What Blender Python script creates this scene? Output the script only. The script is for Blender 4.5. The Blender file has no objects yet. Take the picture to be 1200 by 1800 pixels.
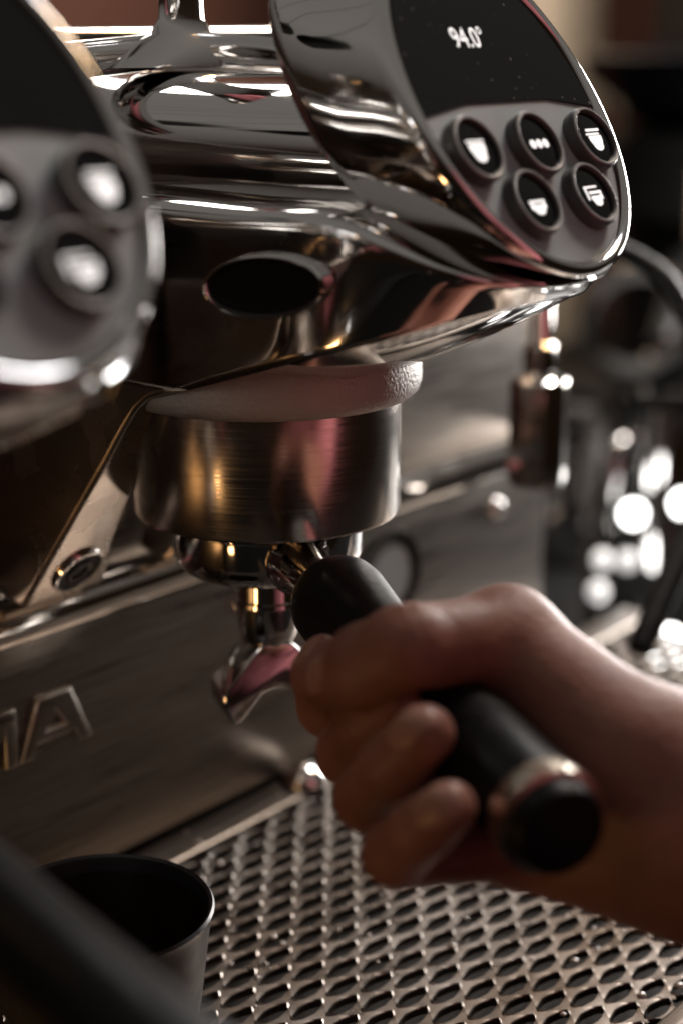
import bpy, bmesh, math, random
import numpy as np
from mathutils import Vector, Matrix

random.seed(7); np.random.seed(7)
S = 0.001                                   # everything below is written in millimetres
scn = bpy.context.scene
COL = scn.collection
PI = math.pi

# ------------------------------------------------------------------ camera
YAW, PITCH = math.radians(39), math.atan(855/3000)
FH = Vector((math.cos(YAW), math.sin(YAW), 0)); RT = Vector((math.sin(YAW), -math.cos(YAW), 0))
FW = FH*math.cos(PITCH) - Vector((0, 0, math.sin(PITCH)))
UPV = FH*math.sin(PITCH) + Vector((0, 0, math.cos(PITCH)))
CAM = Vector((-385.6, -342.1, 144.9))
cd = bpy.data.cameras.new('camera'); cam = bpy.data.objects.new('camera', cd); COL.objects.link(cam)
cam.matrix_world = Matrix(((RT.x, UPV.x, -FW.x, CAM.x*S), (RT.y, UPV.y, -FW.y, CAM.y*S),
                           (RT.z, UPV.z, -FW.z, CAM.z*S), (0, 0, 0, 1)))
cd.sensor_fit = 'VERTICAL'; cd.sensor_height = 36; cd.sensor_width = 24; cd.lens = 60
cd.clip_start = 0.01; cd.clip_end = 50
cd.dof.use_dof = True; cd.dof.focus_distance = 0.486; cd.dof.aperture_fstop = 5.0
scn.camera = cam
scn.view_settings.view_transform = 'Standard'; scn.view_settings.look = 'None'
scn.view_settings.gamma = 1.0; scn.view_settings.exposure = 0.0
scn.cycles.use_denoising = True
scn.cycles.sample_clamp_indirect = 6.0
scn.cycles.max_bounces = 10

# ------------------------------------------------------------------ light: a dim room, pale ceiling above, dark below
w = bpy.data.worlds.new('World'); scn.world = w; w.use_nodes = True
nt = w.node_tree; bg = nt.nodes['Background']
tc = nt.nodes.new('ShaderNodeTexCoord'); sp = nt.nodes.new('ShaderNodeSeparateXYZ')
cr = nt.nodes.new('ShaderNodeValToRGB'); mr = nt.nodes.new('ShaderNodeMapRange')
mr.inputs[1].default_value = -1; mr.inputs[2].default_value = 1
nt.links.new(tc.outputs['Generated'], sp.inputs[0]); nt.links.new(sp.outputs[2], mr.inputs[0])
nt.links.new(mr.outputs[0], cr.inputs[0]); nt.links.new(cr.outputs[0], bg.inputs[0])
e = cr.color_ramp.elements
e[0].position = 0.0; e[0].color = (0.003, 0.002, 0.0015, 1)
e[1].position = 1.0; e[1].color = (0.17, 0.158, 0.147, 1)
for p, c in ((0.48, (0.012, 0.007, 0.0035, 1)), (0.60, (0.022, 0.014, 0.009, 1)), (0.66, (0.105, 0.094, 0.085, 1)), (0.8, (0.20, 0.185, 0.17, 1))):
    k = e.new(p); k.color = c
bg.inputs[1].default_value = 0.92

def area(name, loc, target, size, power, color, size_y=None):
    l = bpy.data.lights.new(name, 'AREA'); l.energy = power; l.color = color
    l.shape = 'RECTANGLE'; l.size = size*S; l.size_y = (size_y or size)*S
    o = bpy.data.objects.new(name, l); COL.objects.link(o); o.location = Vector(loc)*S
    o.rotation_euler = (Vector(target)-Vector(loc)).to_track_quat('-Z', 'Y').to_euler()
    return o
area('window_light', (1170, 75, 110), (0, -40, 60), 400, 20, (1.0, 0.96, 0.93), 480)
area('back_light', (520, 760, 820), (0, -40, 0), 420, 5.5, (1.0, 0.95, 0.90), 260)
area('panel_top_light', (700, -20, 880), (0, -80, 40), 300, 6.5, (0.97, 0.97, 1.0), 300)  # added soft top light to brighten the control panel, hand and grate
area('warm_ledge_light', (500, -125, 600), (0, 0, 0), 100, 1.2, (1.0, 0.62, 0.30), 100)  # added warm light, placed so the ledge and edges reflect gold
area('warm_lamp', (-400, 10, -150), (-40, 40, -20), 40, 0.13, (1.0, 0.54, 0.21), 70)
area('background_fill', (950, 100, 1000), (1500, 1100, 100), 400, 40, (1.0, 0.93, 0.86), 400)  # added fill light for the wall, pillar and cabinet

# ------------------------------------------------------------------ materials
MATS = {}
def mat(name, base, rough=0.5, metal=0.0, **kw):
    m = bpy.data.materials.new(name); m.use_nodes = True; MATS[name] = m
    t = m.node_tree; b = t.nodes['Principled BSDF']
    b.inputs['Base Color'].default_value = (*base, 1); b.inputs['Roughness'].default_value = rough
    b.inputs['Metallic'].default_value = metal
    if 'emit' in kw:
        b.inputs['Emission Color'].default_value = (*kw['emit'], 1); b.inputs['Emission Strength'].default_value = kw['power']
    if 'sss' in kw:
        b.inputs['Subsurface Weight'].default_value = kw['sss']; b.inputs['Subsurface Radius'].default_value = (1, .35, .2)
        b.inputs['Subsurface Scale'].default_value = 0.004
    if 'spec' in kw: b.inputs['Specular IOR Level'].default_value = kw['spec']
    if 'coat' in kw: b.inputs['Coat Weight'].default_value = kw['coat']; b.inputs['Coat Roughness'].default_value = 0.05
    return m
def noise_to(m, scale, detail=4, vec=(1, 1, 1), rough=None, col=None, bump=None, dist=0.0002, kind='noise'):
    """object-space noise driving roughness range, colour pair and/or bump"""
    t = m.node_tree; b = t.nodes['Principled BSDF']
    tcn = t.nodes.new('ShaderNodeTexCoord'); mp = t.nodes.new('ShaderNodeMapping')
    mp.inputs['Scale'].default_value = vec
    t.links.new(tcn.outputs['Object'], mp.inputs[0])
    if kind == 'noise':
        n = t.nodes.new('ShaderNodeTexNoise'); n.inputs['Scale'].default_value = scale; n.inputs['Detail'].default_value = detail
        out = n.outputs[0]
    else:
        n = t.nodes.new('ShaderNodeTexVoronoi'); n.inputs['Scale'].default_value = scale; out = n.outputs[0]
    t.links.new(mp.outputs[0], n.inputs['Vector'])
    if rough:
        r = t.nodes.new('ShaderNodeMapRange'); r.inputs[1].default_value = .3; r.inputs[2].default_value = .7
        r.inputs[3].default_value, r.inputs[4].default_value = rough
        t.links.new(out, r.inputs[0]); t.links.new(r.outputs[0], b.inputs['Roughness'])
    if col:
        c = t.nodes.new('ShaderNodeValToRGB'); c.color_ramp.elements[0].color = (*col[0], 1); c.color_ramp.elements[1].color = (*col[1], 1)
        c.color_ramp.elements[0].position = .3; c.color_ramp.elements[1].position = .7
        t.links.new(out, c.inputs[0]); t.links.new(c.outputs[0], b.inputs['Base Color'])
    if bump:
        bp = t.nodes.new('ShaderNodeBump'); bp.inputs['Strength'].default_value = bump; bp.inputs['Distance'].default_value = dist
        t.links.new(out, bp.inputs['Height'])
        if b.inputs['Normal'].links:
            t.links.new(b.inputs['Normal'].links[0].from_socket, bp.inputs['Normal'])
        t.links.new(bp.outputs[0], b.inputs['Normal'])
    return m
chrome = noise_to(mat('chrome', (.70, .685, .67), .05, 1), 28, 6, rough=(.025, .10))
chrome_warm = noise_to(mat('chrome_rough', (.60, .56, .52), .12, 1), 90, rough=(.08, .16))
letter_edge_light = mat('letter_edge_light', (.85, .78, .68), .34, 1)  # paler metal puts the light caught by letter edges into the colour
leg_metal = noise_to(mat('satin_chrome', (.60, .53, .46), .26, 1), 50, rough=(.20, .32))
steel = noise_to(mat('brushed_steel', (.165, .138, .115), .34, 1), 30, 5, (1, 25, 25), rough=(.26, .44), bump=.12, dist=.0001, col=((.13, .107, .088), (.195, .164, .138)))
turned = noise_to(mat('turned_steel', (.58, .53, .48), .2, 1), 40, 5, (.6, .6, 40), rough=(.15, .27), bump=.12, dist=.00006)
cast = noise_to(mat('cast_grey', (.43, .40, .36), .5, .25), 950, 2, bump=.8, dist=.0006)
panel_grey = noise_to(mat('panel_grey', (.30, .35, .365), .5), 120, rough=(.42, .58))
black_gloss = mat('black_gloss', (.004, .004, .005), .06, spec=.25)
rim_grey = mat('button_rim_grey', (.30, .30, .30), .35, .4)
glass = mat('display_glass', (.004, .004, .005), .06, spec=.3)
button_rubber = mat('button_rubber', (.075, .073, .071), .42)
black_plastic = noise_to(mat('black_plastic', (.006, .006, .006), .4, spec=.13), 300, rough=(.34, .48))
_t = glass.node_tree; _b = _t.nodes['Principled BSDF']                     # dust specks on the glass
_c = _t.nodes.new('ShaderNodeTexCoord'); _v = _t.nodes.new('ShaderNodeTexVoronoi'); _v.inputs['Scale'].default_value = 330
_v.inputs['Randomness'].default_value = 1.0
_n = _t.nodes.new('ShaderNodeTexNoise'); _n.inputs['Scale'].default_value = 40
_m = _t.nodes.new('ShaderNodeMath'); _m.operation = 'MULTIPLY'; _m.inputs[1].default_value = .13
_l = _t.nodes.new('ShaderNodeMath'); _l.operation = 'LESS_THAN'
_x = _t.nodes.new('ShaderNodeMix'); _x.data_type = 'RGBA'; _x.inputs[6].default_value = (.004, .004, .005, 1); _x.inputs[7].default_value = (.22, .2, .18, 1)
_t.links.new(_c.outputs['Object'], _v.inputs['Vector']); _t.links.new(_c.outputs['Object'], _n.inputs['Vector'])
_p = _t.nodes.new('ShaderNodeMath'); _p.operation = 'POWER'; _p.inputs[1].default_value = 2.0
_t.links.new(_n.outputs[0], _p.inputs[0]); _t.links.new(_p.outputs[0], _m.inputs[0]); _t.links.new(_v.outputs[0], _l.inputs[0]); _t.links.new(_m.outputs[0], _l.inputs[1])
_m.inputs[1].default_value = .33
_t.links.new(_l.outputs[0], _x.inputs[0]); _t.links.new(_x.outputs[2], _b.inputs['Base Color'])
hollow_shade = mat('painted_hollow', (.006, .005, .004), .4, spec=.12)  # near-black that paints the shade inside the port and screw recess
glow = mat('lit_icon', (.9, .9, .9), .5, emit=(1, .98, .95), power=.95)
glow_text = mat('lit_readout', (.9, .9, .9), .5, emit=(1, .99, .97), power=.9)
skin = noise_to(mat('skin', (.50, .29, .21), .55, sss=.2, spec=.35), 55, 6, col=((.19, .075, .052), (.29, .13, .092)), bump=.25, dist=.001)
noise_to(skin, 420, 3, bump=.35, dist=.0004, kind='voronoi')
shirt = noise_to(mat('shirt_cloth', (.3, .08, .09), .85), 14, 3, col=((.34, .09, .11), (.52, .18, .20)), bump=.6, dist=.01)
ceramic_black = noise_to(mat('cup_glaze', (.022, .023, .026), .35), 80, rough=(.25, .5))
coffee = mat('cup_inside', (.02, .012, .008), .3)
grate_m = noise_to(mat('grate_steel', (.30, .27, .245), .3, 1), 90, 4, rough=(.24, .42))
noise_to(grate_m, 16, 7, col=((.17, .13, .10), (.33, .30, .275)))
tray_dark = mat('tray_pan', (.03, .026, .023), .45, .6)
gold_ring = mat('ferrule_metal', (.62, .55, .46), .22, 1)

# ------------------------------------------------------------------ mesh helpers (millimetres, world axes)
WORLD = {}
def link(name, me, m, parent=None, loc=(0, 0, 0), sharp=35, smooth=True):
    mats = m if isinstance(m, (list, tuple)) else [m]
    for x in mats: me.materials.append(x)
    if smooth:
        me.shade_smooth()
        if sharp: me.set_sharp_from_angle(angle=math.radians(sharp))
    o = bpy.data.objects.new(name, me); COL.objects.link(o)
    L = Vector(loc); WORLD[o.name] = L
    if parent is not None:
        o.parent = parent; o.location = (L - WORLD[parent.name])*S
    else: o.location = L*S
    return o
def mesh(name, vf, m, parent=None, loc=(0, 0, 0), sharp=35, smooth=True, bevel=0, seg=3, fix=True):
    v, f = vf; L = Vector(loc)
    me = bpy.data.meshes.new(name)
    me.from_pydata([tuple((Vector(p)-L)*S) for p in v], [], f); me.update()
    if fix:
        b = bmesh.new(); b.from_mesh(me)
        bmesh.ops.remove_doubles(b, verts=b.verts, dist=1e-6)
        bmesh.ops.recalc_face_normals(b, faces=b.faces)
        if bevel:
            ed = [e for e in b.edges if len(e.link_faces) == 2 and e.calc_face_angle(0) > math.radians(28)]
            bmesh.ops.bevel(b, geom=ed, offset=bevel*S, segments=seg, profile=.5, affect='EDGES', clamp_overlap=True)
        b.to_mesh(me); b.free()
    return link(name, me, m, parent, loc, sharp, smooth)
def empty(name, loc):
    o = bpy.data.objects.new(name, None); COL.objects.link(o); o.location = Vector(loc)*S
    o.empty_display_size = .02; WORLD[o.name] = Vector(loc); return o
def tag(o, label, cat, group=None, kind=None):
    if label: o['label'] = label
    if cat: o['category'] = cat
    if group: o['group'] = group
    if kind: o['kind'] = kind
    return o
def join(*vfs):
    V, Fc = [], []
    for v, f in vfs:
        n = len(V); V += [tuple(p) for p in v]; Fc += [tuple(i+n for i in q) for q in f]
    return V, Fc
def frame(axis, ref=(0, 0, 1)):
    a = Vector(axis).normalized(); r = Vector(ref)
    if abs(a.dot(r.normalized())) > .98: r = Vector((1, 0, 0))
    u = r.cross(a).normalized(); return a, u, a.cross(u)
def loft(rings, closed=True, cap=(True, True)):
    n = len(rings[0]); V = [tuple(p) for r in rings for p in r]; Fc = []
    for i in range(len(rings)-1):
        for j in range(n if closed else n-1):
            k = (j+1) % n; Fc.append((i*n+j, i*n+k, (i+1)*n+k, (i+1)*n+j))
    if cap[0]: Fc.append(tuple(range(n-1, -1, -1)))
    if cap[1]: Fc.append(tuple((len(rings)-1)*n+j for j in range(n)))
    return V, Fc
def lathe(profile, org, axis=(0, 0, 1), seg=64, cap=(True, True), ref=(0, 0, 1)):
    """profile: (radius, height) list along axis"""
    a, u, v = frame(axis, ref); o = Vector(org)
    rings = [[o + a*h + (u*math.cos(2*PI*j/seg) + v*math.sin(2*PI*j/seg))*r for j in range(seg)] for r, h in profile]
    return loft(rings, True, cap)
def tube(path, radii, seg=16, cap=(True, True)):
    P = [Vector(p) for p in path]; rings = []; prev = None
    if not hasattr(radii, '__len__'): radii = [radii]*len(P)
    for i, p in enumerate(P):
        d = (P[min(i+1, len(P)-1)] - P[max(i-1, 0)]).normalized()
        if prev is None: _, u, v = frame(d)
        else:
            u = (prev - d*prev.dot(d)).normalized(); v = d.cross(u)
        prev = u
        rings.append([p + (u*math.cos(2*PI*j/seg) + v*math.sin(2*PI*j/seg))*radii[i] for j in range(seg)])
    return loft(rings, True, cap)
def smooth_path(pts, n=8):
    P = [Vector(p) for p in pts]; out = []
    for i in range(len(P)-1):
        a, b, c, d = P[max(i-1, 0)], P[i], P[i+1], P[min(i+2, len(P)-1)]
        for k in range(n):
            t = k/n
            out.append(.5*((2*b) + (c-a)*t + (2*a-5*b+4*c-d)*t*t + (3*b-a-3*c+d)*t**3))
    return out + [P[-1]]
def box(x0, x1, y0, y1, z0, z1):
    v = [(x, y, z) for z in (z0, z1) for y in (y0, y1) for x in (x0, x1)]
    return v, [(0, 2, 3, 1), (4, 5, 7, 6), (0, 1, 5, 4), (2, 6, 7, 3), (0, 4, 6, 2), (1, 3, 7, 5)]
def prism(poly, a, u, v, o, t0, t1):
    """poly in (u, v) extruded along a from t0 to t1"""
    o, a, u, v = Vector(o), Vector(a), Vector(u), Vector(v)
    return loft([[o + u*p[0] + v*p[1] + a*t for p in poly] for t in (t0, t1)])
def copy_tree(o, parent, dx):
    c = o.copy(); COL.objects.link(c); c.parent = parent
    if dx: c.location = o.location + Vector((dx*S, 0, 0))
    for ch in list(o.children): copy_tree(ch, c, 0)
    return c

# ------------------------------------------------------------------ the espresso machine
GAP = 183.0                                 # spacing of the two groups
machine = tag(empty('espresso_machine', (0, 70, -230)),
              'polished chrome two group espresso machine with oval lit control panels', 'coffee machine')
mesh('front_panel', box(-420, 268, 66, 74, -139, -40), steel, machine, bevel=1)
mesh('ledge', tube([(-420, 73, -43), (268, 73, -43)], 8.5, 24), chrome_warm, machine)
mesh('upper_panel', box(-420, 268, 78, 84, -42, 137), steel, machine, bevel=1)
mesh('top_edge', tube([(-420, 78, 141.5), (262, 78, 141.5)], 3.2, 16), chrome_warm, machine)
mesh('top_cover', box(-420, 262, 82, 330, 132, 137), steel, machine, bevel=1.5)
mesh('side_panel', box(262, 270, 84.5, 330, -139, 131), black_plastic, machine, bevel=2)
mesh('base', box(-420, 268, 74.5, 330, -226, -139.5), black_plastic, machine, bevel=2)

# raised lettering on the front panel (the end of the word in view)
fp = [o for o in machine.children if o.name == 'front_panel'][0]
def letter(name, outer, holes):
    me_f = []
    b = bmesh.new()
    def ring(poly, y): return [b.verts.new((x*S, y*S, z*S)) for x, z in poly]
    loops = []
    for poly in [outer]+holes:
        f0, f1 = ring(poly, 63.4), ring(poly, 66.6); loops.append(f0)
        for i in range(len(poly)):
            j = (i+1) % len(poly); b.faces.new((f0[i], f0[j], f1[j], f1[i]))
    ed = []
    for l in loops:
        for i in range(len(l)): ed.append(b.edges.get((l[i], l[(i+1) % len(l)])))
    bmesh.ops.triangle_fill(b, use_beauty=True, edges=ed)
    bmesh.ops.recalc_face_normals(b, faces=b.faces)
    eg = [e_ for e_ in b.edges if e_.is_valid and e_ in ed]
    bmesh.ops.bevel(b, geom=eg, offset=1.0*S, segments=3, profile=.5, affect='EDGES', clamp_overlap=True)
    me = bpy.data.meshes.new(name); b.to_mesh(me); b.free()
    o = link(name, me, [steel, letter_edge_light], fp, sharp=40)
    for p_ in me.polygons:
        if abs(p_.normal.y) < .96: p_.material_index = 1
    return o
letter('raised_letter', [(-51, -88), (-42.5, -68), (-28, -68), (-19.5, -88), (-25, -88), (-27, -83.5), (-43.5, -83.5), (-45.5, -88)],
       [[(-39.5, -80), (-35.2, -74), (-31, -80)]])
letter('raised_letter', [(-80, -88), (-80, -68), (-72, -68), (-66, -78), (-60, -68), (-52, -68), (-52, -88), (-57, -88), (-57, -74.5), (-63.5, -85), (-68.5, -85), (-75, -74.5), (-75, -88)], [])
mesh('gauge_ring', lathe([(13, 1), (17, -1.5), (20, -1.5), (21, 1)], (150, 66.5, -75), (0, 1, 0), 48, (False, False)), black_plastic, machine)
mesh('gauge_face', lathe([(13.2, 0), (0.01, 0)], (150, 65.6, -75), (0, 1, 0), 40, (False, False)), panel_grey, machine)
for x, z in ((227, -62), (60, -62)):
    mesh('panel_screw', lathe([(5, 0), (4.6, -1.6), (3, -3), (1.2, -3.6), (.01, -3.7)], (x, 66, z), (0, 1, 0), 24, (False, False)), chrome, machine)

# ---- one group: shell, neck, cap, control panel, cast ring, collar, legs
parts = []
TH = math.radians(32.9)
FN = Vector((0, -math.cos(TH), math.sin(TH))); FD = Vector((0, -math.sin(TH), -math.cos(TH))); FO = Vector((0, -93.2, 113.8))
FX = Vector((1, 0, 0))
def zE(Y): return 41.5 + (7-Y)*.31
def smoothstep(t): t = min(1, max(0, t)); return t*t*(3-2*t)
def zW(Y): return float(np.interp(-Y, [30, 45, 59, 67.7, 75.2, 83.6, 91, 97, 102.4, 106, 110.5], [97.6, 98.1, 98.4, 97.5, 95.6, 92, 88.5, 85.8, 83.4, 82, 80.4]))          # height of the widest line
# hull of the group: half width, nose length and height fraction per level, from the belly up to the shoulder
plan = [(52, 1, 0), (40, 1, 0), (28, 1, 0), (16, 1, 0), (4, 1, 0), (-8, 1, 0), (-20, 1, 0), (-32, 1, 0)]
for k in range(49):
    a = PI/2*k/48; plan.append((-44, math.cos(a)**(2/2.35), math.sin(a)**(2/2.35)))
def level(wd, ln, fr, belly=None):
    r = []
    for Y0, cx, sy in plan:
        Y = Y0 - ln*sy; z0 = zE(Y)
        if belly is None: z = z0 + fr*(zW(Y)-z0)
        else:
            zc = 49 if Y > -48 else 49 + (-48-Y)*.36
            z = z0 + (zc-z0)*(1-belly**2.4)
        r.append((-wd*cx, Y, z))
    return r + [(-x, y, z) for x, y, z in r[-2::-1]]
rings = [level(48.6*q-1.4, 57.5*q-1.4, 0, q) for q in (.05, .15, .3, .45, .6, .72, .82, .9, .96, 1.0)]
for wd, ln, fr in ((47.7, 57.6, -.025), (48.5, 58.3, 0), (48.8, 58.8, .04), (49.3, 60.0, .14), (50.0, 61.5, .28), (50.7, 63.0, .44), (51.3, 64.4, .60), (51.8, 65.5, .74),
                   (52.0, 66.1, .86), (52.0, 66.2, .93), (51.5, 65.7, .975), (50.2, 64.4, 1.01), (47.5, 62, 1.035), (43, 57, 1.05), (36, 50, 1.06), (26, 40, 1.07)):
    rings.append(level(wd, ln, fr))
shell = mesh('group_shell', loft(rings, False, (False, False)), chrome, machine, sharp=50); parts.append(shell)
# horizontal neck running back from the cap
rings = []
for Y, k in [(-77, .98), (-58, 1), (-30, 1), (0, 1), (40, 1.02), (64, 1.06), (77.5, 1.2)]:
    rings.append([(34*k*math.copysign(abs(math.cos(a))**.85, math.cos(a)), Y, 108 + 23.5*k*math.copysign(abs(math.sin(a))**.85, math.sin(a))) for a in [2*PI*j/72 for j in range(72)]])
parts.append(mesh('group_neck', loft(rings), chrome, machine, sharp=60))
# cap: oval tube cut by the tilted face
def oval(a, k=1.0, dy=0.0, dn=0.0):
    c = math.cos(a); s = -12 + (50 if c > 0 else 54)*c*k
    return FO + FX*(44*k*math.sin(a)) + FD*s + FN*dn + Vector((0, dy, 0))
NA = 128
def dep(a): return 36.5
rings = []
for k, f, dn in [(.905, 0, -1.2), (.91, 0, .5), (.925, 0, 1.5), (.945, 0, 2.0), (.968, 0, 1.9), (.988, .01, 1.1), (1.0, .04, .2), (1.006, .10, 0), (1.010, .3, 0), (1.014, .6, 0), (1.012, .85, 0), (1.0, .96, 0), (.975, 1, 0), (.93, 1.02, 0), (.8, 1.02, 0)]:
    rings.append([oval(2*PI*j/NA, k, dep(2*PI*j/NA)*f, dn) for j in range(NA)])
parts.append(mesh('bezel_cap', loft(rings, True, (False, True)), chrome, machine, sharp=60))
# control panel and what sits on it
rings = [[oval(2*PI*j/NA, k, 0, dn) for j in range(NA)] for k, dn in ((.91, -3), (.91, -.5), (.90, .1), (.6, .1), (.2, .1))]
ctrl = mesh('control_panel', loft(rings), panel_grey, machine, loc=FO); parts.append(ctrl)
def fpt(x, s, d=0): return FO + FX*x + FD*s + FN*d
# display: black glass over the upper part, lower edge bowed
def half(s, k=.895):
    q = (s+12)/((50 if s > -12 else 54)*k); return 44*k*math.sqrt(max(0, 1-q*q))
top = []; N = 40
s_low = [-10.5, -12.4, -13.2, -13.2, -12.4, -10.5]; x_low = [-.985, -.62, -.25, .25, .62, .985]
sl = -10.8
low = []
for i in range(25):
    t = -1+2*i/24; low.append((half(sl)*t, sl - 3.2*min(1, 1.9*(1-abs(t)))))
arc = []
for i in range(1, 60):
    s = sl + (-12-54*.895-sl)*math.sin(PI*i/60) if False else None
a0 = math.acos(max(-1, min(1, (sl+12)/(50*.895))))
arc = []
for i in range(1, 60):
    a = a0 + (2*PI-2*a0)*i/60; c = math.cos(a)
    arc.append((44*.895*math.sin(a), -12 + (50 if c > 0 else 54)*.895*c))
poly = [(x, s) for x, s in low] + arc
V = [fpt(x, s, d) for d in (.05, .7) for x, s in poly]; n_ = len(poly)
mesh('display', (V, [tuple(range(n_, 2*n_))] + [(i, (i+1) % n_, n_+(i+1) % n_, n_+i) for i in range(n_)]), glass, ctrl, loc=FO)
# readout
def text_mesh(name, body, size, x, s, m, parent, lift):
    cu = bpy.data.curves.new(name, 'FONT'); cu.body = body; cu.size = size*S; cu.align_x = 'CENTER'; cu.align_y = 'CENTER'
    cu.space_character = 1.0
    o = bpy.data.objects.new(name, cu); COL.objects.link(o)
    dg = bpy.context.evaluated_depsgraph_get(); me = bpy.data.meshes.new_from_object(o.evaluated_get(dg))
    bpy.data.objects.remove(o); bpy.data.curves.remove(cu)
    for v in me.vertices:
        px, py = v.co.x/S*.86, v.co.y/S
        v.co = (fpt(x+px, s-py, lift)-FO)*S
    me.materials.clear()
    return link(name, me, m, parent, FO, smooth=False)
text_mesh('readout', '94.0°', 8.4, -4.5, -32.6, glow_text, ctrl, .85)
BUT = [(-28, 0), (0, 0), (28, 0), (-14, 16.2), (14, 16.2)]
def cup_poly(cx, cy, wd, ht, n=9):
    pts = [(cx-wd, cy-ht*.5), (cx-wd*.96, cy-ht*.2)]
    for i in range(n):
        a = PI - PI*i/(n-1); pts.append((cx+wd*.72*math.cos(a), cy + ht*.12 + ht*.38*math.sin(a)))
    return pts + [(cx+wd*.96, cy-ht*.2), (cx+wd, cy-ht*.5)]
def rect(x0, x1, y0, y1): return [(x0, y0), (x1, y0), (x1, y1), (x0, y1)]
ICON = [
    [cup_poly(0, 1.6, 4.2, 6.4), rect(-4.6, 4.6, -2.8, -2.1)],
    [[(cx+1.55*math.cos(2*PI*i/16), .4+1.55*math.sin(2*PI*i/16)) for i in range(16)] for cx in (-3.6, 0, 3.6)],
    [cup_poly(.3, 2.2, 3.9, 5.6), rect(-4.4, 3.6, -1.6, -.9), rect(-3.6, 4.6, -3.2, -2.3)],
    [cup_poly(0, 2.9, 3.5, 3.4), rect(-4.2, 4.2, -.4, .5), rect(-4.0, -2.9, .4, 2.6), rect(2.9, 4.0, .4, 2.6)],
    [cup_poly(.6, 2.7, 3.2, 3.6), rect(-4.6, 3.2, -2.7, -2.0), rect(-4.6, -3.6, -2.0, 2.2), rect(-2.8, 4.6, -.8, .1), rect(3.4, 4.4, .1, 2.2)]]
for (bx, bs), ic in zip(BUT, ICON):
    C0 = fpt(bx, bs)
    b = mesh('button', lathe([(9.3, -.2), (9.3, .8), (9.2, 3.2), (9.0, 3.8), (8.6, 4.1), (8.1, 4.0), (7.75, 3.6), (7.65, 2.6)], C0, FN, 48, (True, False)), button_rubber, ctrl, loc=C0)
    mesh('button_rim', lathe([(8.95, 3.85), (8.75, 4.12), (8.4, 4.2), (8.1, 4.08)], C0, FN, 48, (False, False)), rim_grey, ctrl, loc=C0)
    mesh('button_face', lathe([(7.7, 2.6), (7.65, 2.9), (6, 3.1), (.01, 3.2)], C0, FN, 40, (True, False)), black_gloss, ctrl, loc=C0)
    V, Fc = [], []
    for p in ic:
        n0 = len(V); V += [fpt(bx+x*.82, bs+y*.82, 3.3) for x, y in p]; Fc.append(tuple(range(n0, n0+len(p))))
    mesh('button_icon', (V, Fc), glow, ctrl, loc=C0, smooth=False)
# oval port on the shoulder
PC = Vector((-52.6, -46, 79.2)); PN = Vector((-.97, -.04, -.15)).normalized(); PU = Vector((0.1, -1, .16)); PU = (PU - PN*PU.dot(PN)).normalized(); PV = PN.cross(PU)
def ell(a, b, h): return [PC + PU*(a*math.cos(2*PI*j/64)) + PV*(b*math.sin(2*PI*j/64)) + PN*h for j in range(64)]
port = mesh('port_rim', loft([ell(21.5, 8.9, -3), ell(21.2, 8.7, .4), ell(20.5, 8.2, 1.1), ell(19.6, 7.6, .9), ell(19.0, 7.1, -.2), ell(18.8, 7.0, -2)], True, (False, False)), chrome, machine); parts.append(port)
parts.append(mesh('port_recess', loft([ell(19.0, 7.1, .0), ell(17, 6, -.3), ell(11, 4, -.6), ell(3, 1, -.7)], True, (False, True)), hollow_shade, machine))
# cast ring and turned collar
parts.append(mesh('cast_ring', lathe([(30, 52), (46.5, 52), (47.6, 50.5), (47.8, 41.5), (47.0, 39), (45.2, 37.3), (43, 36.8), (30, 36.8)], (0, 0, 0), seg=96), cast, machine))
parts.append(mesh('locking_collar', lathe([(36, 40), (41.0, 40), (41.4, 36), (41.6, 1.2), (41.1, .2), (40.2, 0), (33, 0), (32.5, 6), (32.5, 39)], (0, 0, 0), seg=128, cap=(False, False)), turned, machine))
# legs: broad gussets sloping back to the ledge
for sgn in (-1, 1):
    st = [(-14, 46.6, 40), (-6, 44.6, 37), (1, 42.2, 34.5), (6, 38.2, 33), (11, 32, 31), (20, 19.5, 29.5), (34, 1, 27), (46, -15, 22.5), (55, -27, 17), (60, -34, 14)]
    rings = []
    for y, z, xr in st:
        rings.append([(sgn*50, y, z), (sgn*xr, y, z), (sgn*xr, 74, z+3), (sgn*50, 74, z+3)])
    leg = mesh('leg', loft(rings), leg_metal, machine, bevel=3.6, seg=5, sharp=40); parts.append(leg)
    nf = Vector((0, -78, -59)).normalized(); sc = Vector((sgn*34, 51.4, -22.6))
    mesh('screw_washer', lathe([(9.0, -.5), (9.6, .5), (9.2, 1.4), (8.5, 1.5), (8.2, .2)], sc, nf, 40, (False, False)), chrome, leg)
    mesh('screw_recess', lathe([(8.4, .75), (7.9, .8), (.01, .8)], sc, nf, 40, (False, False)), hollow_shade, leg)  # flat black disc, shade of the recess painted on
    mesh('hex_screw', lathe([(5.4, .7), (5.3, 1.2), (4.7, 1.5), (3.4, 1.5), (3.3, .9)], sc, nf, 6, (False, False)), tray_dark, leg, smooth=False)
# rail and post above the neck
parts.append(mesh('top_rail', tube(smooth_path([(-60, 40, 134), (-20, 38, 136.5), (0, 34, 138), (20, 26, 137), (34, 10, 135), (38, -20, 134), (36, -45, 134)]), 5.5, 20), chrome, machine))
post = [[(6 - 4 + 26*math.cos(a)*k, 34 + 9*math.sin(a)*min(k, 1), z) for a in [2*PI*j/32 for j in range(32)]] for k, z in ((1.2, 133), (.85, 139.5), (.5, 142.5), (.36, 147), (.34, 154), (.42, 164), (.6, 172), (.9, 178))]
parts.append(mesh('rail_post', loft(post), chrome, machine))

for o in list(parts):
    copy_tree(o, machine, -GAP)

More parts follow.
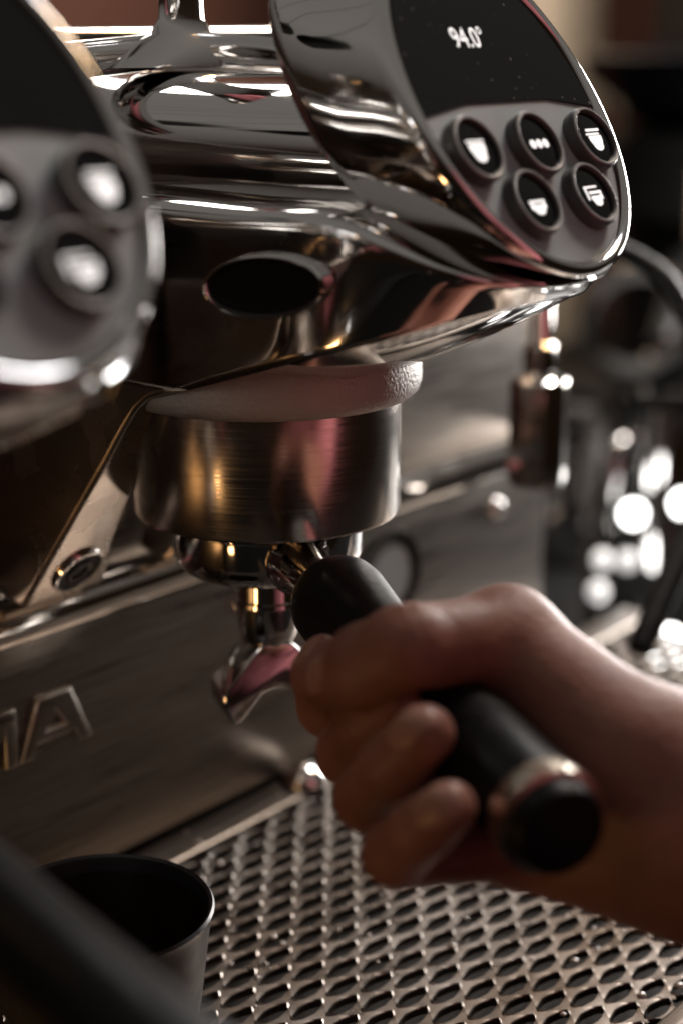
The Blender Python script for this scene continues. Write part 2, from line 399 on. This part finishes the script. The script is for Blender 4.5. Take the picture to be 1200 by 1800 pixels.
# hot water outlet and steam wand at the far end of the machine
mesh('water_pipe', tube(smooth_path([(199, 77, 70), (199, 55, 72), (199, 35, 66), (199, 28, 50), (199, 27, 12)]), 4.6, 20), chrome, machine)
wo = mesh('water_outlet', lathe([(4, 22), (6.5, 20), (7.2, 13), (6, 9), (9, 7.5), (11.8, 6), (12.3, 4), (12.3, -35), (11.4, -38), (8, -38.5), (7, -36), (.01, -36)], (198.5, 27, 0), (0, 0, 1), 8, (True, False)), chrome_warm, machine, sharp=25)
mesh('steam_wand', tube(smooth_path([(262, 70, 60), (270, 10, 40), (262, -22, -25), (248, -24, -50), (186, -32, -94)]), [4.5]*8*3+[5.5]*8+[5], 16), black_plastic, machine)

# ------------------------------------------------------------------ drip tray with its perforated grate
tray = tag(empty('drip_tray', (-40, -45, -226)), 'steel drip tray with lens shaped holes under the group', 'drip tray')
GZ = -140.0; PX, QY = 16.7, 6.8
def lens(n=20):
    L, B = 7.45, 3.0; out = []
    for i in range(n):
        a = 2*PI*i/n; c, s = math.cos(a), math.sin(a)
        out.append((L*math.copysign(abs(c)**1.15, c), B*math.copysign(abs(s)**.95, s)*(1-.18*abs(c))))
    return out
LN = lens()
def cell_edge(i, n=20):      # boundary of the staggered cell in the same angular order
    a = 2*PI*i/n; c, s = math.cos(a), math.sin(a); best = 1e9
    for dx, dy in ((PX, 0), (-PX, 0), (PX/2, QY), (-PX/2, QY), (PX/2, -QY), (-PX/2, -QY)):
        d = (c*7.0*dx + s*3.4*dy)
        if d > 1e-6: best = min(best, (dx*dx+dy*dy)/2/d)
    return (7.0*c*best, 3.4*s*best)
V, Fc = [], []
n = 20
rows = int(178/QY)
for rj in range(rows):
    for ci in range(-9, 22):
        cx = -40 + ci*PX + (PX/2 if rj % 2 else 0); cy = -130.6 + rj*QY
        b0 = len(V)
        for i in range(n):
            lx, ly = LN[i]; ex, ey = cell_edge(i)
            c = math.cos(2*PI*i/n); web = (max(0, abs(c)-.72)/.28)**1.6      # the webs between hole ends stand up
            V.append((cx+lx*.97, cy+ly*.93, GZ-2.6))
            V.append((cx+lx*.98, cy+ly*.95, GZ-.3))
            V.append((cx+lx*1.01, cy+ly*1.04, GZ-.03+.04*web))
            V.append((cx+(lx*1.02+ex)/2, cy+(ly*1.06+ey)/2, GZ+.0+.22*web))
            V.append((cx+ex, cy+ey, GZ+.02+.5*web))
        for i in range(n):
            j = (i+1) % n
            for k in range(4):
                Fc.append((b0+i*5+k, b0+j*5+k, b0+j*5+k+1, b0+i*5+k+1))
mesh('grate', (V, Fc), grate_m, tray, sharp=32, fix=True)
mesh('tray_rim', join(box(-230, 345, -147, -134.6, -148, -138.6), box(-230, 345, 48, 65.2, -148, -140.2)), steel, tray, bevel=1.6)
mesh('tray_pan', join(box(-228, 343, -146, 64, -170, -166), box(-228, 343, -146.5, -142, -165.9, -148.3), box(-228, 343, 60, 64.5, -165.9, -148.3)), tray_dark, tray)
mesh('glint_knob', lathe([(9, 0), (9, 2), (7.5, 5.5), (4, 8), (.01, 8.6)], (82, 55, -140.1), seg=24, cap=(True, False)), chrome, tray)  # added knob, put on the lip to give a bright glint
mesh('tray_body', box(-228, 343, -143, 64, -226, -170.5), black_plastic, tray, bevel=2)
counter = tag(mesh('counter_top', box(-900, 1600, -420, 900, -260, -230.5), black_plastic, None, bevel=3), 'dark worktop under the coffee machine', None, kind='structure')

# ------------------------------------------------------------------ portafilters
def portafilter(name, cx, ang, label):
    root = tag(empty(name, (cx, 0, -20)), label, 'portafilter', 'portafilters locked into the groups')
    a = math.radians(ang); hd = Vector((math.cos(a), math.sin(a), -.07)).normalized()
    c = Vector((cx, 0, 0))
    bk = mesh('basket', lathe([(31, 4), (31.2, -.3), (30.4, -1.2), (30.0, -12), (29.3, -15), (27.6, -17.8), (25, -19), (11.5, -20), (11.2, -22)], c, seg=96), chrome, root)
    mesh('basket_band', lathe([(30.4, -1.0), (31.4, -1.6), (31.4, -3.4), (30.3, -4.0)], c, seg=96, cap=(False, False)), chrome, root)
    mesh('spout_stem', lathe([(10.6, -19.5), (10.6, -29), (11.2, -29.6), (11.2, -31), (10.2, -31.6), (9.8, -38), (9, -42), (7.5, -45)], c, seg=48), chrome, root)
    u = Vector((math.sin(a), -math.cos(a), 0)); fwd = Vector((math.cos(a), math.sin(a), 0))
    half_ = [(0, -43), (5, -43.3), (7.5, -45.5), (16.4, -56.5), (17.6, -59.5), (17.2, -63.5), (15, -68.2), (12.8, -68.8), (10.8, -66.8), (4.5, -59.2), (0, -58.2)]
    prof = half_ + [(-x, z) for x, z in half_[-2:0:-1]]
    mesh('double_spout', prism([(x, z) for x, z in prof], fwd, u, (0, 0, 1), c, -8, 8), chrome, root, bevel=1.6, sharp=30)
    A = c + Vector((0, 0, -7.5))
    mesh('handle_neck', lathe([(10.2, 26), (10.4, 30.5), (9.2, 33), (8.2, 36), (7.9, 46), (8.3, 54), (9.0, 58)], A, hd, 40), chrome, root)
    hn = mesh('handle', lathe([(7.5, 56.5), (10.8, 57.2), (13.0, 59), (14.0, 62), (14.2, 66), (13.5, 73), (12.2, 86), (11.6, 100), (11.8, 130), (12.2, 160), (12.2, 184), (11.5, 186)], A, hd, 64), black_plastic, root)
    mesh('end_ring', lathe([(11.6, 185.5), (12.7, 186), (12.9, 188), (12.7, 191.5), (11.2, 192.2)], A, hd, 64), gold_ring, hn)
    mesh('end_cap', lathe([(11.0, 192), (11.0, 194.5), (10, 196.5), (7, 197.6), (.01, 198)], A, hd, 48, (True, False)), black_plastic, hn)
    return root
portafilter('portafilter', 0, 240, 'portafilter with chrome double spout and black handle gripped by the hand')
portafilter('portafilter', -GAP, 259, 'black portafilter handle in the dark lower left foreground')

# ------------------------------------------------------------------ cup on the grate
cupo = tag(empty('coffee_cup', (-91, -16, -139)), 'dark grey tumbler cup standing on the drip grate', 'cup')
mesh('cup_body', lathe([(.01, -138.6), (24, -138.6), (26, -137), (28.5, -120), (31.2, -98), (32.2, -95.6), (31.6, -94.7), (30.6, -95.4), (29.6, -99), (27.2, -119)], (-91, -16, 0), seg=80, cap=(False, False)), ceramic_black, cupo)
mesh('cup_inside', lathe([(29.5, -99.5), (27.0, -119), (24.4, -133), (.01, -134)], (-91, -16, 0), seg=64, cap=(False, False)), coffee, cupo)

# ------------------------------------------------------------------ the person: one hand and forearm, maroon shirt
def smin(a, b, k):
    h = np.clip(.5+.5*(b-a)/k, 0, 1); return b*(1-h)+a*h-k*h*(1-h)
def capsule(P, a, b, ra, rb):
    a, b = np.array(a, float), np.array(b, float); ba = b-a
    t = np.clip(((P-a)@ba)/(ba@ba), 0, 1)
    return np.linalg.norm(P-a-t[:, None]*ba, axis=1) - (ra+(rb-ra)*t)
def chain(P, pts, rad, k):
    d = None
    for i in range(len(pts)-1):
        c = capsule(P, pts[i], pts[i+1], rad[i], rad[i+1]); d = c if d is None else smin(d, c, k)
    return d
def surface_nets(fn, lo, hi, h):
    lo = np.array(lo, float); nx, ny, nz = [int((b-a)/h)+1 for a, b in zip(lo, hi)]
    g = np.stack(np.meshgrid(np.arange(nx), np.arange(ny), np.arange(nz), indexing='ij'), -1).reshape(-1, 3)
    D = np.empty(len(g), np.float64)
    for i in range(0, len(g), 200000): D[i:i+200000] = fn(lo+g[i:i+200000]*h)
    D = D.reshape(nx, ny, nz); neg = D < 0
    acc = np.zeros((nx-1, ny-1, nz-1, 3)); cnt = np.zeros((nx-1, ny-1, nz-1))
    cor = [(x, y, z) for x in (0, 1) for y in (0, 1) for z in (0, 1)]
    def sl(A, o): return A[o[0]:o[0]+nx-1, o[1]:o[1]+ny-1, o[2]:o[2]+nz-1]
    for i, a in enumerate(cor):
        for b in cor[i+1:]:
            if sum(abs(p-q) for p, q in zip(a, b)) != 1: continue
            da, db = sl(D, a), sl(D, b); m = (da < 0) != (db < 0)
            t = np.where(m, da/np.where(m, da-db, 1), 0)
            for c in range(3): acc[..., c] += np.where(m, a[c]+(b[c]-a[c])*t, 0)
            cnt += m
    act = cnt > 0; idx = -np.ones(act.shape, int); idx[act] = np.arange(act.sum())
    base = np.argwhere(act); V = lo + (base + acc[act]/cnt[act][:, None])*h
    F = []
    for ax in range(3):
        o1, o2 = [(1, 2), (2, 0), (0, 1)][ax]
        s0 = [slice(0, None)]*3; s0 = [slice(1, d-1) for d in (nx, ny, nz)]; s0[ax] = slice(0, (nx, ny, nz)[ax]-1)
        a = neg[tuple(s0)]; s1 = list(s0); s1[ax] = slice(1, (nx, ny, nz)[ax]); b = neg[tuple(s1)]
        for flip, m in ((False, a & ~b), (True, ~a & b)):
            p = np.argwhere(m)
            off = np.array([1, 1, 1]); off[ax] = 0; p = p+off
            e1 = np.zeros(3, int); e1[o1] = 1; e2 = np.zeros(3, int); e2[o2] = 1
            q = [p-e1-e2, p-e2, p, p-e1]
            ii = np.stack([idx[x[:, 0], x[:, 1], x[:, 2]] for x in q], 1)
            F.append(ii[:, ::-1] if flip else ii)
    return V, np.concatenate(F)

HND = dict(
    thMCP=(-49.7, -122.8, -1.9), thIP=(-84.0, -117.1, 4.9), thT=(-85.1, -98.4, -7.8), CMC=(-54.5, -161.9, -20.7),
    wr=(-45.8, -173.8, -34.2), wrlo=(-54.1, -176.6, -44.9),
    iM=(-30.7, -83.0, -29.9), mM=(-39.6, -99.9, -36.7), rM=(-51.0, -119.8, -42.4), pM=(-65.7, -138.2, -46.7), iP=(-64.9, -78.6, -25.9), mP=(-73.9, -93.4, -31.9), rP=(-87.9, -110.2, -34.3), pP=(-101.3, -128.3, -37.9), iD=(-69.0, -79.3, -16.6), mD=(-81.0, -103.5, -18.8), rD=(-96.2, -122.9, -19.3), pD=(-106.4, -138.4, -26.8), iT=(-66.1, -78.0, -13.1), mT=(-82.1, -112.1, -11.8), rT=(-96.7, -132.4, -8.7), pT=(-107.3, -146.9, -18.6))
ELB = (-20, -420, -70)
HA, HDIR = np.array([0, 0, -7.5]), np.array([-.4988, -.8639, -.0698])
NAILS = []
for f, off in (('th', 5.2), ('i', 5), ('r', 5.2), ('p', 4.6)):
    T = np.array(HND[f+'T']); B_ = np.array(HND['thIP' if f == 'th' else f+'D'])
    fd = (T-B_)/np.linalg.norm(T-B_); v_ = T-HA; v_ = v_-(v_@HDIR)*HDIR
    v_ = v_-(v_@fd)*fd; v_ /= np.linalg.norm(v_)
    NAILS.append((T+v_*off+fd*1.0, fd, v_))
def hand_sdf(P):
    p = HND
    palm = chain(P, [p['iM'], p['wr']], [11, 20], 8)
    for kk, r0, r1, tgt in (('mM', 11, 20, 'wr'), ('rM', 10.5, 19, 'wr'), ('pM', 10.5, 17, 'wrlo')):
        palm = smin(palm, capsule(P, p[kk], p[tgt], r0, r1), 9)
    palm = smin(palm, chain(P, [p['thMCP'], p['CMC'], p['wr']], [12.2, 17, 21], 6), 9)
    palm = smin(palm, capsule(P, p['iM'], p['thMCP'], 8, 9), 10)
    palm = smin(palm, chain(P, [p['wr'], (-40, -215, -40), ELB], [24, 26, 38], 8), 12)
    out = smin(palm, chain(P, [p['thMCP'], p['thIP'], tuple(np.array(p['thIP'])*.4+np.array(p['thT'])*.6), p['thT']], [11.6, 9.9, 10.2, 7.9], 3), 6)
    for f, r in (('i', 7.9), ('m', 8.4), ('r', 8.2), ('p', 7.4)):
        c = chain(P, [p[f+'M'], p[f+'P'], p[f+'D'], p[f+'T']], [r+1.6, r+.5, r-.3, r-1.4], 2.5)
        out = np.minimum(out, smin(palm, c, 5))
    for jn, ax0, ax1 in (('thIP', 'thMCP', 'thT'), ('rD', 'rP', 'rT'), ('pD', 'pP', 'pT'), ('mD', 'mP', 'mT'), ('rP', 'rM', 'rD'), ('pP', 'pM', 'pD')):   # joint creases
        J = np.array(p[jn]); f_ = np.array(p[ax1])-np.array(p[ax0]); f_ /= np.linalg.norm(f_)
        q = P-J; a = q@f_; l = np.linalg.norm(q, axis=1)
        for o_ in (-1.6, 1.4): out = out + np.where(l < 14, .55*np.exp(-((a-o_)/.8)**2), 0)
    for nc, fd, dd in NAILS:                     # slightly raised nails
        q = P-nc; a = q@fd; u = q@dd; l = np.linalg.norm(q-a[:, None]*fd-u[:, None]*dd, axis=1)
        m = (np.maximum((a/6.2)**2, 0)+(l/5.0)**2 < 1) & (u > -4.5)
        out = out - np.where(m, .45, 0)
    return out
V, F = surface_nets(hand_sdf, (-128, -300, -95), (25, -55, 30), 1.25)
# close the cut at the elbow side by capping with the sleeve; the forearm continues inside it
person = tag(empty('person', (-20, -420, -110)), 'right hand gripping the black portafilter handle, arm in maroon sleeve', 'person')
nail = mat('nail', (.33, .17, .125), .4, spec=.4)
hand = mesh('hand_and_forearm', (V.tolist(), F.tolist()), [skin, nail], person, sharp=0)
for pl_ in hand.data.polygons:
    c_ = np.array(pl_.center)/S
    for nc, fd, dd in NAILS:
        q = c_-nc; a = q@fd; u = q@dd; l = np.linalg.norm(q-a*fd-u*dd)
        if (a/5.9)**2+(l/4.7)**2 < 1 and u > -4: pl_.material_index = 1
sm = hand.modifiers.new('smooth', 'SMOOTH'); sm.factor = .5; sm.iterations = 2
def shirt_sdf(P):
    d = chain(P, [(-36, -208, -42), ELB, (40, -600, 200)], [40, 54, 70], 20)
    d = np.maximum(d, -(P[:, 1]*-1 - 208))
    q = (P - np.array([-150, -620, 10]))/np.array([260, 115, 400])
    t = (np.linalg.norm(q, axis=1)-1)*120
    return smin(d, t, 40)
V, F = surface_nets(shirt_sdf, (-430, -850, -400), (180, -190, 430), 10)
sh = mesh('shirt', (V.tolist(), F.tolist()), shirt, person, sharp=0)

# ------------------------------------------------------------------ blurred background on the right
bw = tag(mesh('back_wall', box(700, 3200, 1500, 1540, -900, 1200), noise_to(mat('wall_paint', (.09, .03, .015), .8), 3, col=((.06, .018, .009), (.10, .034, .016))), None), 'brown red wall far behind the machine', None, kind='structure')

gr = tag(empty('coffee_grinder', (1150, 440, -230)), 'black coffee grinder blurred behind the machine on the right', 'grinder')
def ctr(x, y): return Vector((x, y, 0))
mesh('grinder_body', lathe([(135, -230), (135, -200), (100, -190), (88, -150), (88, -40), (112, -28), (112, 40), (90, 50)], ctr(1150, 440), seg=48), black_plastic, gr)
mesh('hopper', lathe([(60, 50), (85, 58), (128, 100), (132, 118), (124, 122)], ctr(1150, 440), seg=48), black_gloss, gr)
mesh('dosing_fork', lathe([(33, -5), (38, -8), (44, -5), (44, 5), (38, 8), (33, 5), (33, -5)], (776, 305, -73), (FW.x, FW.y, .15), 48, (False, False)), chrome, gr)
mesh('fork_arm', tube([(806, 300, -98), (960, 370, -90), (1080, 420, -70)], [10, 14, 22], 20), black_plastic, gr)
mesh('front_label', box(1000, 1004, 320, 380, -40, 20), mat('label_paper', (.55, .42, .30), .7), gr, bevel=1)

pl = tag(mesh('pillar', box(1340, 1480, 760, 900, -900, 1500), mat('pillar_paint', (.5, .39, .28), .8), None, bevel=4), 'beige wall pillar seen above the control panel', 'pillar')
fr = tag(empty('steel_cabinet', (1330, 560, -900)), 'pale grey steel cabinet in the upper right background', 'cabinet')
mesh('cabinet_body', box(1240, 1420, 470, 560, -900, 900), steel, fr, bevel=6)
mesh('cabinet_door', box(1250, 1410, 462, 469.5, -880, 880), noise_to(mat('cabinet_paint', (.5, .48, .46), .5), 5, rough=(.4, .6)), fr, bevel=4)
mesh('door_handle', tube([(1262, 455, 40), (1262, 448, 60), (1262, 448, 200), (1262, 455, 220)], 7, 12), chrome, fr)

glint_glow = mat('glint_glow', (.9, .9, .9), .4, emit=(1, .985, .96), power=9)  # emission for the added globes that imitate bokeh glints
glint_dim = mat('glint_glow_dim', (.9, .9, .9), .4, emit=(1, .97, .95), power=.6)
def lamp(px, r, m, label):  # added glowing globes that stand in for blurred bokeh glints
    x, y, z = px
    t = tag(empty('glint_globe', (x, y, -230)), label, 'bokeh glint', 'added glowing globes for bokeh glints')
    mesh('globe_stem', lathe([(20, -230), (20, -227), (4, -224), (3.5, z-r*1.2), (r*.6, z-r)], (x, y, 0), seg=20), black_plastic, t)
    mesh('glow_globe', lathe([(r*.5, -r*.92), (r*.85, -r*.55), (r, 0), (r*.87, r*.5), (r*.5, r*.87), (.01, r)], (x, y, z), seg=24, cap=(True, False)), m, t)
lamp((468.9, 130.3, -130.1), 7, glint_glow, 'bright added globe for a white bokeh glint, just left of the frame edge, above the others')
lamp((488.7, 108.5, -124.4), 7, glint_glow, 'bright added globe for a white bokeh glint, cut by the right edge of the frame')
lamp((417.3, 105.5, -179.8), 6, glint_glow, 'added globe for a white bokeh glint, left of the black steam wand tip')
lamp((413.7, 74.5, -185.0), 12, glint_glow, 'largest added globe for a glaring white bokeh glint, right of the black steam wand tip')
lamp((451.8, 139.6, -156.4), 6, glint_dim, 'dim added globe for a grey bokeh glint, highest in the cluster beside the machine end')
lamp((412.9, 119.3, -161.3), 6, glint_dim, 'dim added globe for a grey bokeh glint, lowest in the cluster beside the machine end')
lamp((461.0, 128.2, -156.4), 6, glint_dim, 'dim added globe for a grey bokeh glint, rightmost in the cluster beside the machine end')

# water and coffee drops left on the grate
V, Fc = [], []
rng = random.Random(4)
for k in range(150):
    x, y = rng.uniform(-60, 220), rng.uniform(-130, 62); r = rng.choice((.5, .6, .8, 1.0, 1.5))
    v, f = lathe([(r, 0), (r*.92, r*.3), (r*.6, r*.6), (.02, r*.72)], (x, y, GZ+.02 if y < 46 else GZ-.15), seg=10, cap=(False, False))
    n0 = len(V); V += v; Fc += [tuple(i+n0 for i in q) for q in f]
water = mat('water_drop', (.25, .2, .16), .04, 0, spec=.8)
wd_ = mesh('water_drops', (V, Fc), water, tray, fix=False); wd_['kind'] = 'stuff'

# the row of pendant lamps mirrored in the chrome neck
black_shade = mat('pendant_black', (.01, .009, .008), .5)
for k, (x, y, z) in enumerate([(-520, 480, 560), (-440, 660, 620), (-360, 840, 680), (-280, 1020, 740), (-200, 1200, 800)]):
    t = tag(empty('pendant_lamp', (x, y, z)), ['nearest and largest', 'second nearest', 'middle', 'second farthest', 'farthest and smallest'][k] + ' black pendant lamp mirrored in the chrome cap', 'pendant lamp', 'pendant lamps mirrored in the chrome')
    mesh('lamp_shade', lathe([(8, 70), (14, 60), (60, 20), (75, 0), (72, 0), (10, 52)], (x, y, z), seg=32, cap=(True, True)), black_shade, t)
    mesh('lamp_cord', tube([(x, y, z+65), (x, y, z+1200)], 2.5, 8), black_shade, t)

# steel jugs and a stack of cups on the counter behind
def jug(x, y, r, h, label):
    t = tag(empty('milk_jug', (x, y, -230)), label, 'jug', 'steel milk jugs on the back counter')
    mesh('jug_body', lathe([(r*.96, 0), (r, 4), (r*.98, h*.35), (r*.74, h*.75), (r*.78, h), (r*.74, h), (r*.70, h*.76), (r*.9, 6)], (x, y, -230), seg=40), chrome, t)
    mesh('jug_handle', tube(smooth_path([(x-r*.70, y, -230+h*.88), (x-r*1.25, y-4, -230+h*.85), (x-r*1.4, y-4, -230+h*.5), (x-r*.98, y, -230+h*.25)]), 4, 12), chrome, t)
jug(552, 163, 42, 150, 'taller steel milk jug below the black grinder at the right edge')
jug(660, 285, 36, 105, 'shorter steel milk jug just right of the machine end')
for k in range(3):
    z = -230+k*34; x, y = 660, 194
    c_ = tag(mesh('white_cup', lathe([(22, 0), (30, 4), (40, 30), (42, 48), (40, 48), (37, 30), (26, 6)], (x+k*1.5, y, z), seg=36), mat('cup_white', (.32, .31, .30), .3), None, loc=(x, y, z)),
             ['bottom', 'middle', 'top'][k] + ' white cup of the blurred stack at the right edge', 'cup', 'stacked white cups')
